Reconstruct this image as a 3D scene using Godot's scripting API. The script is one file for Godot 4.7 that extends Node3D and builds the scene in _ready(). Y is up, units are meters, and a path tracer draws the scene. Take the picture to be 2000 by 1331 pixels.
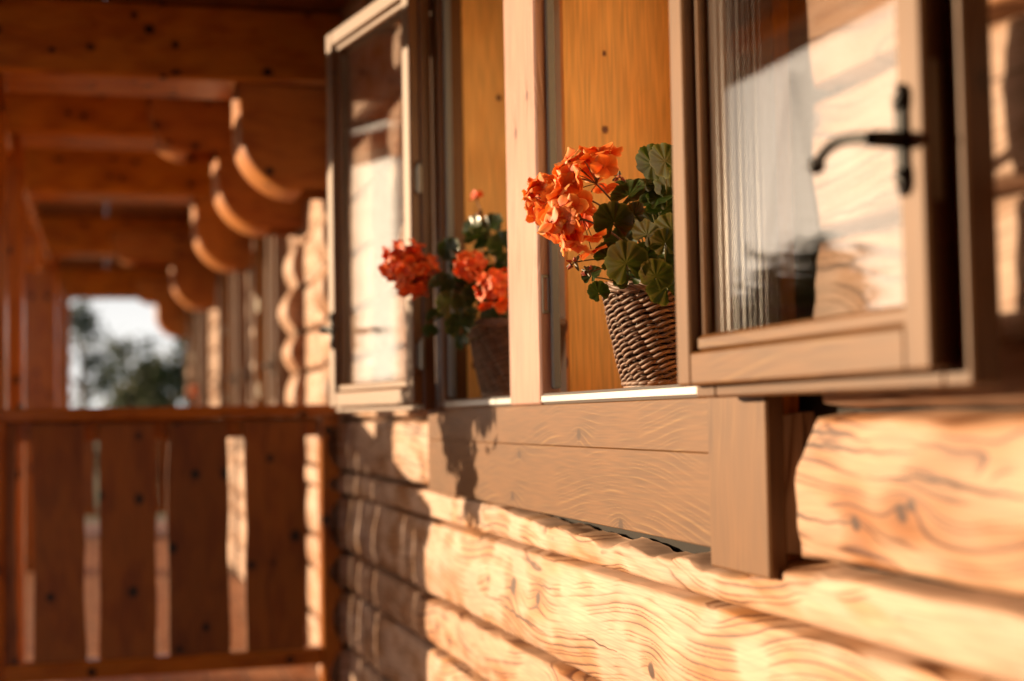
extends Node3D

# ---------------------------------------------------------------- numbers
# x: 0 is the face of the window casing, the porch lies at x < 0; y up from the porch floor; the wall runs along -z
const LOG_Y := [0.0, 0.2, 0.4, 0.53, 0.734, 0.815, 1.0, 1.21, 1.378, 1.57, 1.76, 1.95, 2.14, 2.36, 2.56]
const WALL_END := -14.7
const FRAME_Z := [-5.2, -6.3, -7.9, -10.7, -14.3]
var rng := RandomNumberGenerator.new()
var M := {}
var used := {}


func _ready() -> void:
	rng.seed = 7
	camera_and_light()
	make_materials()
	ground_and_floor()
	log_house()
	timber_porch()
	porch_railing()
	hanging_planter()
	baskets()
	geraniums()
	trees()


# ---------------------------------------------------------------- camera, sky, sun
func camera_and_light() -> void:
	var cam := Camera3D.new()
	cam.name = "camera"
	cam.fov = 25.86
	cam.near = 0.05
	cam.far = 900.0
	var at := CameraAttributesPhysical.new()
	at.frustum_focal_length = 52.29
	at.frustum_focus_distance = 2.42
	at.frustum_near = 0.05
	at.frustum_far = 900.0
	at.exposure_aperture = 2.0
	cam.attributes = at
	var a := Vector3(-792.0, -163.5, -2900.0).normalized()
	var u := Vector3(-0.018, 1.0, (0.018 * 792.0 - 163.5) / 2900.0).normalized()
	var zc := -a
	var xc := u.cross(zc)
	cam.transform = Transform3D(Basis(Vector3(xc.x, u.x, zc.x), Vector3(xc.y, u.y, zc.y), Vector3(xc.z, u.z, zc.z)), Vector3(-0.8, 1.0, 0.0))
	add_child(cam)
	cam.fov = 25.86
	cam.make_current()
	var sky_mat := ProceduralSkyMaterial.new()
	sky_mat.sky_top_color = Color(0.20, 0.28, 0.38)
	sky_mat.sky_horizon_color = Color(0.96, 0.95, 0.93)
	sky_mat.sky_curve = 0.17
	sky_mat.sky_energy_multiplier = 0.84
	sky_mat.ground_bottom_color = Color(0.30, 0.26, 0.18)
	sky_mat.ground_horizon_color = Color(0.62, 0.58, 0.48)
	sky_mat.ground_energy_multiplier = 0.7
	sky_mat.sun_angle_max = 60.0
	sky_mat.sun_curve = 0.6
	var sky := Sky.new()
	sky.sky_material = sky_mat
	var env := Environment.new()
	env.background_mode = Environment.BG_SKY
	env.sky = sky
	env.tonemap_mode = Environment.TONE_MAPPER_LINEAR
	env.tonemap_exposure = 2.04
	env.sdfgi_enabled = true
	env.ssao_enabled = true
	env.ssil_enabled = true
	var we := WorldEnvironment.new()
	we.name = "world"
	we.environment = env
	add_child(we)
	var sun := DirectionalLight3D.new()
	sun.name = "sun"
	sun.light_color = Color(1.0, 0.865, 0.695)
	sun.light_energy = 1.6
	sun.light_angular_distance = 0.5
	sun.shadow_enabled = true
	sun.basis = Basis.looking_at(Vector3(1.0, -0.135, 0.67).normalized(), Vector3.UP)
	add_child(sun)


# ---------------------------------------------------------------- naming and tagging
func numbered(n: String) -> String:
	if not used.has(n):
		used[n] = 0
		return n
	used[n] += 1
	return "%s_%03d" % [n, used[n]]


func thing(n: String, label: String, category: String, at := Vector3.ZERO, group := "") -> Node3D:
	var o := Node3D.new()
	o.name = numbered(n)
	o.position = at
	o.set_meta("label", label)
	o.set_meta("category", category)
	if group != "":
		o.set_meta("group", group)
	add_child(o)
	return o


func group_node(n: String, parent: Node3D, t := Transform3D()) -> Node3D:
	var o := Node3D.new()
	o.name = n
	o.transform = t
	parent.add_child(o, true)
	return o


func part(n: String, mesh: Mesh, mat: Material, parent: Node3D, t := Transform3D()) -> MeshInstance3D:
	var o := MeshInstance3D.new()
	o.name = n
	o.mesh = mesh
	o.material_override = mat
	o.transform = t
	parent.add_child(o, true)
	return o


func at(x: float, y: float, z: float) -> Transform3D:
	return Transform3D(Basis(), Vector3(x, y, z))


# ---------------------------------------------------------------- mesh helpers
func new_arr() -> Dictionary:
	return {"v": PackedVector3Array(), "n": PackedVector3Array(), "t": PackedVector2Array(), "c": PackedColorArray(), "i": PackedInt32Array()}


func commit(a: Dictionary) -> ArrayMesh:
	var arr := []
	arr.resize(Mesh.ARRAY_MAX)
	arr[Mesh.ARRAY_VERTEX] = a.v
	arr[Mesh.ARRAY_NORMAL] = a.n
	arr[Mesh.ARRAY_TEX_UV] = a.t
	if a.c.size() == a.v.size():
		arr[Mesh.ARRAY_COLOR] = a.c
	arr[Mesh.ARRAY_INDEX] = a.i
	var m := ArrayMesh.new()
	m.add_surface_from_arrays(Mesh.PRIMITIVE_TRIANGLES, arr)
	return m


func face(a: Dictionary, pts: Array, n: Vector3, ax: int, uo: float, vo: float) -> void:
	var b: int = a.v.size()
	var o1 := (ax + 1) % 3
	var o2 := (ax + 2) % 3
	var other := o1 if absf(n[o1]) < absf(n[o2]) else o2
	var endgrain := absf(n[ax]) > 0.9
	for p: Vector3 in pts:
		a.v.append(p)
		a.n.append(n)
		if endgrain:
			a.t.append(Vector2(p[o1] / 2.4 + uo + 0.37, p[o2] / 0.6 + vo))
		else:
			a.t.append(Vector2(p[ax] / 2.4 + uo, p[other] / 0.6 + vo))
	for k in range(1, pts.size() - 1):
		var c: Vector3 = (pts[k] - pts[0]).cross(pts[k + 1] - pts[0])
		if c.dot(n) > 0.0:
			a.i.append_array([b, b + k + 1, b + k])
		else:
			a.i.append_array([b, b + k, b + k + 1])


# a chamfered box round its middle, grain along axis ax
func add_box(a: Dictionary, size: Vector3, ch: float, ax: int, mid := Vector3.ZERO, uo := -1.0, vo := -1.0) -> void:
	var h := size * 0.5
	var c := minf(ch, minf(h.x, minf(h.y, h.z)) * 0.6)
	if uo < 0.0:
		uo = rng.randf()
		vo = rng.randf_range(0.3, 0.7)
	for k in 3:
		var i := (k + 1) % 3
		var j := (k + 2) % 3
		for s: float in [-1.0, 1.0]:
			var pts := []
			for q: Array in [[-1, -1], [1, -1], [1, 1], [-1, 1]]:
				var p := Vector3.ZERO
				p[k] = s * h[k]
				p[i] = q[0] * (h[i] - c)
				p[j] = q[1] * (h[j] - c)
				pts.append(p + mid)
			var n := Vector3.ZERO
			n[k] = s
			face(a, pts, n, ax, uo, vo)
		for s: float in [-1.0, 1.0]:
			for r: float in [-1.0, 1.0]:
				var pts := []
				for q: Array in [[0, -1], [0, 1], [1, 1], [1, -1]]:
					var p := Vector3.ZERO
					p[k] = q[1] * (h[k] - c)
					p[i] = s * (h[i] - (c if q[0] == 1 else 0.0))
					p[j] = r * (h[j] - (0.0 if q[0] == 1 else c))
					pts.append(p + mid)
				var n := Vector3.ZERO
				n[i] = s * 0.7071
				n[j] = r * 0.7071
				face(a, pts, n, ax, uo, vo)
	for sx: float in [-1.0, 1.0]:
		for sy: float in [-1.0, 1.0]:
			for sz: float in [-1.0, 1.0]:
				var s := Vector3(sx, sy, sz)
				face(a, [s * Vector3(h.x, h.y - c, h.z - c) + mid, s * Vector3(h.x - c, h.y, h.z - c) + mid, s * Vector3(h.x - c, h.y - c, h.z) + mid], s.normalized(), ax, uo, vo)


func cbox(size: Vector3, ch: float, ax: int) -> ArrayMesh:
	var a := new_arr()
	add_box(a, size, ch, ax)
	return commit(a)


# box between two corners, placed in its parent's axes
func slab(n: String, lo: Vector3, hi: Vector3, ch: float, ax: int, mat: Material, parent: Node3D) -> MeshInstance3D:
	return part(n, cbox(hi - lo, ch, ax), mat, parent, Transform3D(Basis(), (lo + hi) * 0.5))


# smooth surface through nu x nv points (row after row)
func add_grid(a: Dictionary, nu: int, nv: int, p: PackedVector3Array, t: PackedVector2Array, flip: bool, wrap_u := false, col := PackedColorArray()) -> void:
	var b: int = a.v.size()
	for j in nv:
		for i in nu:
			var i0 := maxi(i - 1, 0)
			var i1 := mini(i + 1, nu - 1)
			if wrap_u and i == 0:
				i0 = nu - 2
			if wrap_u and i == nu - 1:
				i1 = 1
			var du := p[j * nu + i1] - p[j * nu + i0]
			var dv := p[mini(j + 1, nv - 1) * nu + i] - p[maxi(j - 1, 0) * nu + i]
			var n := du.cross(dv).normalized()
			a.v.append(p[j * nu + i])
			a.n.append(-n if flip else n)
			a.t.append(t[j * nu + i])
			if col.size():
				a.c.append(col[j * nu + i])
	for j in nv - 1:
		for i in nu - 1:
			var q := b + j * nu + i
			if flip:
				a.i.append_array([q, q + 1, q + nu + 1, q, q + nu + 1, q + nu])
			else:
				a.i.append_array([q, q + nu + 1, q + 1, q, q + nu, q + nu + 1])


func add_tube(a: Dictionary, path: PackedVector3Array, r0: float, r1: float, sides: int, col := Color.WHITE, closed := false) -> void:
	var n := path.size()
	var pts := PackedVector3Array()
	var uv := PackedVector2Array()
	var cs := PackedColorArray()
	var ref := Vector3(0.31, 0.93, 0.19)
	var length := 0.0
	for k in n:
		var d := (path[(k + 1) % n] - path[(k - 1 + n) % n]) if closed else (path[mini(k + 1, n - 1)] - path[maxi(k - 1, 0)])
		d = d.normalized()
		if absf(d.dot(ref)) > 0.95:
			ref = Vector3(0.9, 0.1, 0.4)
		var s := d.cross(ref).normalized()
		ref = s.cross(d)
		var w := s.cross(d)
		if k > 0:
			length += path[k].distance_to(path[k - 1])
		var r := lerpf(r0, r1, float(k) / (n - 1))
		for j in sides + 1:
			var g := TAU * j / sides
			pts.append(path[k] + (s * cos(g) + w * sin(g)) * r)
			uv.append(Vector2(length / 2.4, float(j) / sides * 0.1))
			cs.append(col)
	add_grid(a, sides + 1, n, pts, uv, true, true, cs)


# ---------------------------------------------------------------- materials
func noise(freq: float, sd: int, oct := 2) -> FastNoiseLite:
	var f := FastNoiseLite.new()
	f.noise_type = FastNoiseLite.TYPE_SIMPLEX_SMOOTH
	f.seed = sd
	f.frequency = freq
	f.fractal_type = FastNoiseLite.FRACTAL_FBM
	f.fractal_octaves = oct
	return f


# sawn wood, 2.4 m along u and 0.6 m along v: growth rings of a wandering trunk cut by an uneven face, knots, broad stain
func wood(w: int, h: int, sd: int, early: Color, late: Color, stain: Color, ring: float, depth: float, uneven: float, knots: int, knot_size: float, contrast: float, knot_col: Color, pith := 0.0, cracks := 0, extra := []) -> ImageTexture:
	var na := noise(2.2, sd, 3)
	var nb := noise(5.0, sd + 3, 2)
	var nc := noise(1.2, sd + 5, 1)
	var nf := noise(60.0, sd + 9, 1)
	var r := RandomNumberGenerator.new()
	r.seed = sd
	var ks := []
	for k in knots:
		ks.append([r.randf() * 2.4, (r.randf() - 0.5) * 0.6, knot_size * r.randf_range(0.6, 1.4), r.randf_range(0.8, 1.3)])
	for k: Array in extra:
		ks.append([k[0], k[1], k[2], 1.0])
	var cs := []
	for k in cracks:
		cs.append([r.randf() * 2.4, (r.randf() - 0.5) * 0.6, r.randf_range(0.06, 0.3), r.randf_range(-0.06, 0.06), r.randf_range(0.0010, 0.0030)])
	var out := PackedByteArray()
	out.resize(w * h * 3)
	var rad := 2.4 / TAU
	var cx := PackedFloat32Array()
	var cz := PackedFloat32Array()
	var cy := PackedFloat32Array()
	for x in w:
		var g := TAU * x / w
		cx.append(cos(g) * rad)
		cz.append(sin(g) * rad)
		cy.append(nc.get_noise_2d(cos(g) * rad, sin(g) * rad) * 0.055)
	var o := 0
	for y in h:
		var yy := (float(y) / h - 0.5) * 0.6
		var near := []
		for k: Array in ks:
			if absf(yy - k[1]) < k[2] * 6.0:
				near.append(k)
		var nearc := []
		for k: Array in cs:
			if absf(yy - k[1]) < 0.04:
				nearc.append(k)
		for x in w:
			var px := cx[x]
			var pz := cz[x]
			var n1 := na.get_noise_3d(px * 1.3, yy * 3.4, pz * 1.3)
			var n2 := nb.get_noise_3d(px, yy * 2.2, pz)
			var dy := yy - cy[x] - pith
			var dd := depth + uneven * n1
			var rr := sqrt(dy * dy + dd * dd) + 0.004 * n2
			var core := 0.0
			var halo := 0.0
			for k: Array in near:
				var dx: float = absf(x * 2.4 / w - k[0])
				dx = minf(dx, 2.4 - dx)
				var ky: float = yy - k[1]
				var s: float = k[2]
				var e := (dx * dx) / (s * s * 9.0) + (ky * ky) / (s * s * 2.6)
				if e < 6.0:
					var q := exp(-e)
					rr += q * s * 1.1
					halo = maxf(halo, q)
					var e2: float = (dx * dx) / (s * s * 0.5) + (ky * ky) / (s * s * 0.36 * k[3])
					core = maxf(core, clampf(1.5 - e2, 0.0, 1.0))
			for k: Array in nearc:
				var dx: float = x * 2.4 / w - k[0]
				if absf(dx) < k[2]:
					var yc: float = k[1] + k[3] * dx + 0.006 * n2 + 0.0007 * sin(dx * 120.0)
					var wd: float = k[4] * (1.0 - absf(dx) / k[2]) + 0.0002
					core = maxf(core, clampf(1.6 - absf(yy - yc) / wd, 0.0, 1.0))
			var f := rr * ring + 0.3 * sin(rr * 170.0) + 0.12 * sin(rr * 331.0 + 1.0)
			f -= floorf(f)
			var l := f * f
			l = l * l * l * f * clampf((1.0 - f) * 10.0, 0.0, 1.0) * contrast * clampf(0.42 + 1.7 * n2 + 0.8 * n1 + halo * 0.6, 0.06, 1.1)
			l = clampf(l * 1.5, 0.0, 1.0)
			var st := clampf(n2 * 1.0 + n1 * 0.6 + 0.08 + halo * 0.7, 0.0, 1.0)
			var fine := 1.0 + 0.10 * nf.get_noise_3d(px * 0.14, yy * 4.5, pz * 0.14) + 0.08 * n1
			var cr := lerpf(early.r, stain.r, st)
			var cg := lerpf(early.g, stain.g, st)
			var cb := lerpf(early.b, stain.b, st)
			cr = lerpf(lerpf(cr, late.r, l), knot_col.r, core) * fine
			cg = lerpf(lerpf(cg, late.g, l), knot_col.g, core) * fine
			cb = lerpf(lerpf(cb, late.b, l), knot_col.b, core) * fine
			out[o] = int(clampf(cr, 0.0, 1.0) * 255.0)
			out[o + 1] = int(clampf(cg, 0.0, 1.0) * 255.0)
			out[o + 2] = int(clampf(cb, 0.0, 1.0) * 255.0)
			o += 3
	return ImageTexture.create_from_image(Image.create_from_data(w, h, false, Image.FORMAT_RGB8, out))


func srgb(r: float, g: float, b: float) -> Color:
	return Color(r, g, b).linear_to_srgb()


func wood_mat(n: String, tex: Texture2D, tint: Color, rough: float, bump: float, spec := 0.5) -> StandardMaterial3D:
	var m := StandardMaterial3D.new()
	m.resource_name = n
	m.albedo_texture = tex
	m.albedo_color = tint
	m.roughness = rough
	m.metallic_specular = spec
	if bump != 0.0:
		m.heightmap_enabled = true
		m.heightmap_texture = tex
		m.heightmap_scale = bump
	M[n] = m
	return m


func flat_mat(n: String, c: Color, rough: float, metal := 0.0, vertex := false) -> StandardMaterial3D:
	var m := StandardMaterial3D.new()
	m.resource_name = n
	m.albedo_color = c.linear_to_srgb()
	m.roughness = rough
	m.metallic = metal
	m.vertex_color_use_as_albedo = vertex
	M[n] = m
	return m


func make_materials() -> void:
	var log_a := wood(2048, 512, 11, srgb(0.43, 0.282, 0.200), srgb(0.09, 0.028, 0.008), srgb(0.29, 0.120, 0.038), 74.0, 0.03, 0.020, 14, 0.018, 1.75, srgb(0.065, 0.024, 0.009), 0.03, 22, [[1.144, -0.047, 0.017], [1.122, -0.038, 0.012]])
	var log_b := wood(2048, 512, 29, srgb(0.45, 0.294, 0.210), srgb(0.09, 0.029, 0.008), srgb(0.32, 0.138, 0.044), 96.0, 0.02, 0.013, 12, 0.02, 1.75, srgb(0.06, 0.022, 0.009), 0.10, 22, [[0.734, 0.002, 0.02], [0.104, -0.038, 0.02]])
	var cas := wood(1024, 512, 43, srgb(0.142, 0.0615, 0.0185), srgb(0.27, 0.155, 0.055), srgb(0.098, 0.039, 0.011), 100.0, 0.02, 0.005, 20, 0.013, 0.9, srgb(0.055, 0.021, 0.007), 0.24)
	var beam := wood(1024, 256, 57, srgb(0.45, 0.155, 0.013), srgb(0.19, 0.05, 0.004), srgb(0.32, 0.090, 0.007), 70.0, 0.04, 0.04, 34, 0.021, 0.9, srgb(0.010, 0.003, 0.0015))
	var pine := wood(512, 512, 71, srgb(0.84, 0.49, 0.15), srgb(0.70, 0.34, 0.08), srgb(0.80, 0.43, 0.115), 60.0, 0.06, 0.03, 64, 0.0115, 0.35, srgb(0.12, 0.035, 0.010))
	wood_mat("bracket", beam, Color(1.02, 1.05, 1.4), 0.55, 0.03)
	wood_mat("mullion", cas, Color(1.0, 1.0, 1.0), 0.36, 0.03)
	M.mullion.albedo_color = Color(1.62, 1.85, 2.8)  # paler than the casing: grazing sheen put into the tint
	wood_mat("log_a", log_a, Color(1, 1, 1), 0.6, 0.04)
	wood_mat("log_b", log_b, Color(1, 1, 1), 0.6, 0.04)
	wood_mat("log_c", log_a, Color(0.97, 0.93, 0.88), 0.6, 0.04)
	wood_mat("casing", cas, Color(1, 1, 1), 0.42, 0.05)
	wood_mat("casing_b", cas, Color(0.90, 0.88, 0.86), 0.42, 0.05)
	wood_mat("beam", beam, Color(1, 1, 1), 0.26, 0.015)
	wood_mat("beam_b", beam, Color(0.92, 0.88, 0.84), 0.26, 0.015)
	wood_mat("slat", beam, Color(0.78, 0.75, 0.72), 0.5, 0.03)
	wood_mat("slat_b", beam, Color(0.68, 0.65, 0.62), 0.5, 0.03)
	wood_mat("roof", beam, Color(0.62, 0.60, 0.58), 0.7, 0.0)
	wood_mat("floor", log_b, Color(0.92, 0.78, 0.62), 0.55, 0.02)
	wood_mat("pine", pine, Color(1, 1, 1), 0.5, 0.0)
	flat_mat("backing", Color(0.016, 0.012, 0.009), 0.9)
	flat_mat("bounce_pale", Color(0.78, 0.72, 0.60), 0.9)  # pale tone added to bounce light inside the window recess
	flat_mat("aluminium", Color(0.55, 0.56, 0.57), 0.38, 0.85)
	flat_mat("gasket", Color(0.20, 0.22, 0.23), 0.5)
	flat_mat("iron", Color(0.012, 0.012, 0.013), 0.42, 0.3)
	flat_mat("steel", Color(0.26, 0.24, 0.21), 0.4, 0.9)
	flat_mat("wicker", Color(1, 1, 1), 0.56, 0.0, true)
	flat_mat("stem", Color(1, 1, 1), 0.5, 0.0, true)
	flat_mat("soil", Color(0.03, 0.02, 0.012), 0.95)
	flat_mat("grass", Color(0.10, 0.11, 0.04), 0.95)
	flat_mat("bark", Color(0.16, 0.11, 0.07), 0.9)
	var g := flat_mat("glass", Color(0.02, 0.02, 0.02, 0.01), 0.02)
	g.transparency = BaseMaterial3D.TRANSPARENCY_ALPHA
	g.albedo_color = Color(0.02, 0.02, 0.02, 0.004)
	g.metallic_specular = 0.5
	var lf := flat_mat("leaf", Color(1, 1, 1), 0.32, 0.0, true)
	lf.backlight_enabled = true
	lf.backlight = Color(0.5, 0.6, 0.18)
	lf.heightmap_scale = 0.0
	var pt := flat_mat("petal", Color(1, 1, 1), 0.55, 0.0, true)
	pt.backlight_enabled = true
	pt.backlight = Color(0.75, 0.62, 0.5)
	var pr := flat_mat("petal_red", Color(0.85, 0.50, 0.30), 0.55, 0.0, true)
	pr.backlight_enabled = true
	pr.backlight = Color(0.6, 0.35, 0.3)
	var tf := flat_mat("foliage", Color(1, 1, 1), 0.8, 0.0, true)
	tf.backlight_enabled = true
	tf.backlight = Color(0.4, 0.45, 0.2)


# ---------------------------------------------------------------- ground and floor
func ground_and_floor() -> void:
	var a := new_arr()
	var n := 41
	var p := PackedVector3Array()
	var t := PackedVector2Array()
	var nz := noise(0.02, 5)
	for j in n:
		for i in n:
			var fx := (float(i) / (n - 1) - 0.5) * 2.0
			var fz := (float(j) / (n - 1) - 0.5) * 2.0
			var x := signf(fx) * fx * fx * 600.0
			var z := signf(fz) * fz * fz * 600.0
			var far := clampf((Vector2(x, z).length() - 20.0) / 60.0, 0.0, 1.0)
			p.append(Vector3(x, -0.55 + far * nz.get_noise_2d(x, z) * 1.2, z))
			t.append(Vector2(x, z))
	add_grid(a, n, n, p, t, true)
	var o := part("ground", commit(a), M.grass, self)
	o.set_meta("kind", "structure")
	var fl := Node3D.new()
	fl.name = "porch_floor"
	fl.set_meta("kind", "structure")
	add_child(fl)
	var k := 0
	var x := 0.02
	while x > -2.3:
		var off := rng.randf_range(0.0, 2.0)
		var z := 4.2
		while z > -16.0:
			var z2 := maxf(z - (4.0 if z < 2.0 else 2.0 + off), -16.0)
			if z - z2 > 0.1:
				slab("floor_board", Vector3(x - 0.146, -0.04, z2 + 0.002), Vector3(x, rng.randf_range(-0.0015, 0.0015), z), 0.003, 2, M.floor, fl)
			z = z2
		x -= 0.151
		k += 1
	slab("floor_joist", Vector3(-2.3, -0.5, -16.0), Vector3(0.0, -0.06, 4.2), 0.01, 2, M.backing, fl)


# ---------------------------------------------------------------- the house
# window openings as [near jamb, far jamb] of the outside of the casing
const OPENINGS := [[-1.72, -3.78], [-6.9, -7.8], [-9.0, -10.0], [-12.5, -14.0]]


func log_house() -> void:
	var h := thing("log_house", "log house wall of pale hewn logs with open brown framed windows along the porch", "house")
	var mats := [M.log_a, M.log_b, M.log_c]
	for k in LOG_Y.size() - 1:
		var y0: float = LOG_Y[k]
		var y1: float = LOG_Y[k + 1]
		var runs := []
		if y0 >= 1.0 and y0 < 2.1:
			var z := 4.0
			for w: Array in OPENINGS:
				runs.append([z, w[0] + (0.115 if w[0] > -2.0 else 0.03)])
				z = w[1] - 0.02
			runs.append([z, WALL_END])
		elif k == 5:
			runs = [[4.0, -1.672], [-1.735, WALL_END]]
		else:
			runs = [[4.0, WALL_END]]
		for r: Array in runs:
			part("log", log_mesh(k, y0, y1, r[0], r[1]), mats[(k + (1 if r[0] < -1.0 else 0)) % 3] if k != 3 else M.log_b, h)
	# what shows between the logs, behind them and round the openings
	slab("wall_backing", Vector3(0.075, 0.0, WALL_END), Vector3(0.12, 1.0, 4.0), 0.0, 2, M.backing, h)
	var edges := [4.0]
	for w: Array in OPENINGS:
		edges.append(w[0] - 0.1)
		edges.append(w[1] + 0.1)
	edges.append(WALL_END)
	for k in range(0, edges.size(), 2):
		slab("wall_backing", Vector3(0.075, 1.0, edges[k + 1]), Vector3(0.12, 2.14, edges[k]), 0.0, 2, M.backing, h)
	slab("wall_backing", Vector3(0.075, 2.14, WALL_END), Vector3(0.12, 2.6, 4.0), 0.0, 2, M.backing, h)
	# ends of the cross wall logs, and the longer rounded ones that carry the beams
	for f in FRAME_Z.size():
		var zc: float = FRAME_Z[f] - 0.16
		for k in LOG_Y.size() - 1:
			if LOG_Y[k] < 1.79 and LOG_Y[k + 1] < 1.8 and f != 3:
				part("log_end", log_end_mesh(0.085 + rng.randf_range(-0.015, 0.015), LOG_Y[k + 1] - LOG_Y[k], 0.24), mats[(k + f) % 3], h, at(0.03, LOG_Y[k], zc))
		part("bracket", bracket_mesh(0.352, 0.38, 0.27, 0.22), M.bracket, h, at(0.0, 1.81, zc))
		if f == 1 or f == 3 or f == 4:
			part("upper_bracket", bracket_mesh([0.0, 0.63, 0.0, 0.77, 0.55][f], 0.22, 0.3, 0.16), M.bracket, h, at(0.0, 2.13, zc + 0.03))
	window(h, -1.72, -3.78, true)
	for k in range(1, OPENINGS.size()):
		window(h, OPENINGS[k][0], OPENINGS[k][1], false)


func log_mesh(k: int, y0: float, y1: float, z0: float, z1: float) -> ArrayMesh:
	var nz := noise(0.9, 100 + k * 7, 3)
	var ne := noise(2.6, 300 + k * 11, 3)
	var rows := 18
	var zs := PackedFloat32Array()
	var z := z0
	while z > z1 + 0.001:
		zs.append(z)
		z -= 0.2 if z > 0.2 else 0.025 if z > -5.6 else 0.12
	zs.append(z1)
	var pts := PackedVector3Array()
	var uv := PackedVector2Array()
	var uo := fmod(k * 0.377, 1.0)
	var vo := fmod(k * 0.29, 0.6) + 0.05
	var hgt := y1 - y0
	var cols := zs.size()
	for j in rows:
		var t := float(j) / (rows - 1)
		# crowd the rows towards the two edges
		t = 0.5 - 0.5 * cos(PI * t)
		for i in cols:
			var zz := zs[i]
			var wane_lo := 0.003 + 0.008 * maxf(0.0, ne.get_noise_2d(zz, 3.0))
			var wane_hi := 0.003 + 0.010 * maxf(0.0, ne.get_noise_2d(zz, 40.0))
			var g_lo := 0.002 + 0.003 * ne.get_noise_2d(zz * 1.6, 9.0)
			var g_hi := 0.002 + 0.003 * ne.get_noise_2d(zz * 1.6, 77.0)
			var face_x := 0.022
			var bulge := 0.007
			if k == 5:
				# the log under the sill: its lower edge was hewn away unevenly
				var open := smoothstep(-3.2, -2.8, zz) * (1.0 - smoothstep(-1.85, -1.76, zz))
				g_lo += open * (0.014 + 0.026 * absf(ne.get_noise_2d(zz * 1.5, 15.0)))
			elif k == 4:
				var open := smoothstep(-3.15, -2.75, zz) * (1.0 - smoothstep(-1.85, -1.76, zz))
				g_hi += open * (0.016 + 0.026 * absf(ne.get_noise_2d(zz * 1.3, 55.0)))
				face_x = 0.016
				bulge = 0.004
				wane_lo = 0.007
				g_lo = -0.002
			elif k == 3:
				face_x = 0.028
				bulge = 0.015
				wane_hi = 0.004
				g_hi = 0.0
			var lo := y0 + g_lo
			var hi := y1 - g_hi
			var y := lerpf(lo, hi, t)
			var d0 := (y - lo) / wane_lo
			var d1 := (hi - y) / wane_hi
			var x := face_x - bulge * sin(PI * clampf(t if k != 3 else pow(t, 0.75), 0.0, 1.0))
			x += 0.045 * (exp(-d0 * d0 * 1.4) + exp(-d1 * d1 * 1.4))
			x += 0.005 * nz.get_noise_2d(zz * 1.2, y * 5.0) + 0.003 * ne.get_noise_2d(zz * 3.0, y * 16.0 + 5.0)
			var zo := zz
			# sawn end with a bevelled upper corner next to the near casing board
			if k == 5 and z0 > 0.0 and zz < z1 + 0.09:
				zo = zz + clampf((t - 0.58) / 0.36, 0.0, 1.0) * 0.05 * (1.0 - clampf((zz - z1) / 0.09, 0.0, 1.0))
			pts.append(Vector3(x, y, zo))
			uv.append(Vector2(-zz / 2.4 + uo, vo + (y - y0) / 0.6 * 0.98))
	var a := new_arr()
	add_grid(a, cols, rows, pts, uv, false)
	# end faces
	for e: Array in [[0, 1.0], [cols - 1, -1.0]]:
		var ring := []
		for j in rows:
			ring.append(pts[j * cols + e[0]])
		ring.append(Vector3(0.13, y1 - 0.003, ring[rows - 1].z))
		ring.append(Vector3(0.13, y0 + 0.003, ring[0].z))
		face(a, ring, Vector3(0, 0, e[1]), 1, 0.2, 0.3)
	return commit(a)


# the rounded end of one cross wall log: sticks out by d, stands on its base
func log_end_mesh(d: float, hgt: float, thick: float) -> ArrayMesh:
	var prof := PackedVector2Array()
	for j in 9:
		var t := float(j) / 8.0
		prof.append(Vector2(-d * (0.55 + 0.45 * sin(PI * t)), hgt * (0.02 + 0.96 * t)))
	return extrude(prof, thick)


# console: square at the back, its outer lower corner rounded
func bracket_mesh(reach: float, hgt: float, thick: float, rad: float) -> ArrayMesh:
	var prof := PackedVector2Array()
	for j in 13:
		var g := PI * 0.5 * j / 12.0
		prof.append(Vector2(-reach + rad - rad * sin(g), rad - rad * cos(g)))
	prof.append(Vector2(-reach, hgt))
	return extrude(prof, thick)


func extrude(prof: PackedVector2Array, thick: float) -> ArrayMesh:
	var a := new_arr()
	var n := prof.size()
	var c := 0.012
	var lo := prof[0]
	var hi := prof[n - 1]
	var full := prof.duplicate()
	full.append(Vector2(0.06, hi.y))
	full.append(Vector2(0.06, lo.y))
	var uo := rng.randf()
	var vo := rng.randf_range(0.3, 0.6)
	var mid := Vector2(-0.02, (lo.y + hi.y) * 0.5)
	for s: float in [-1.0, 1.0]:
		var pts := []
		for q in full:
			var inw := (mid - q).normalized() * c
			pts.append(Vector3(q.x + inw.x, q.y + inw.y, s * thick * 0.5))
		face(a, pts, Vector3(0, 0, s), 0, uo, vo)
	# rim with small bevels
	var strip := PackedVector3Array()
	var uv := PackedVector2Array()
	for row in 4:
		for q in full:
			var inw := (mid - q).normalized() * c
			var e := 0.0 if row == 1 or row == 2 else 1.0
			var z := (-0.5 if row < 2 else 0.5) * thick
			if row == 1:
				z += c
			if row == 2:
				z -= c
			strip.append(Vector3(q.x + inw.x * e, q.y + inw.y * e, z))
			uv.append(Vector2(q.x / 2.4 + uo, vo + z / 0.6 + q.y * 0.4))
	add_grid(a, full.size(), 4, strip, uv, true)
	return commit(a)


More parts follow.
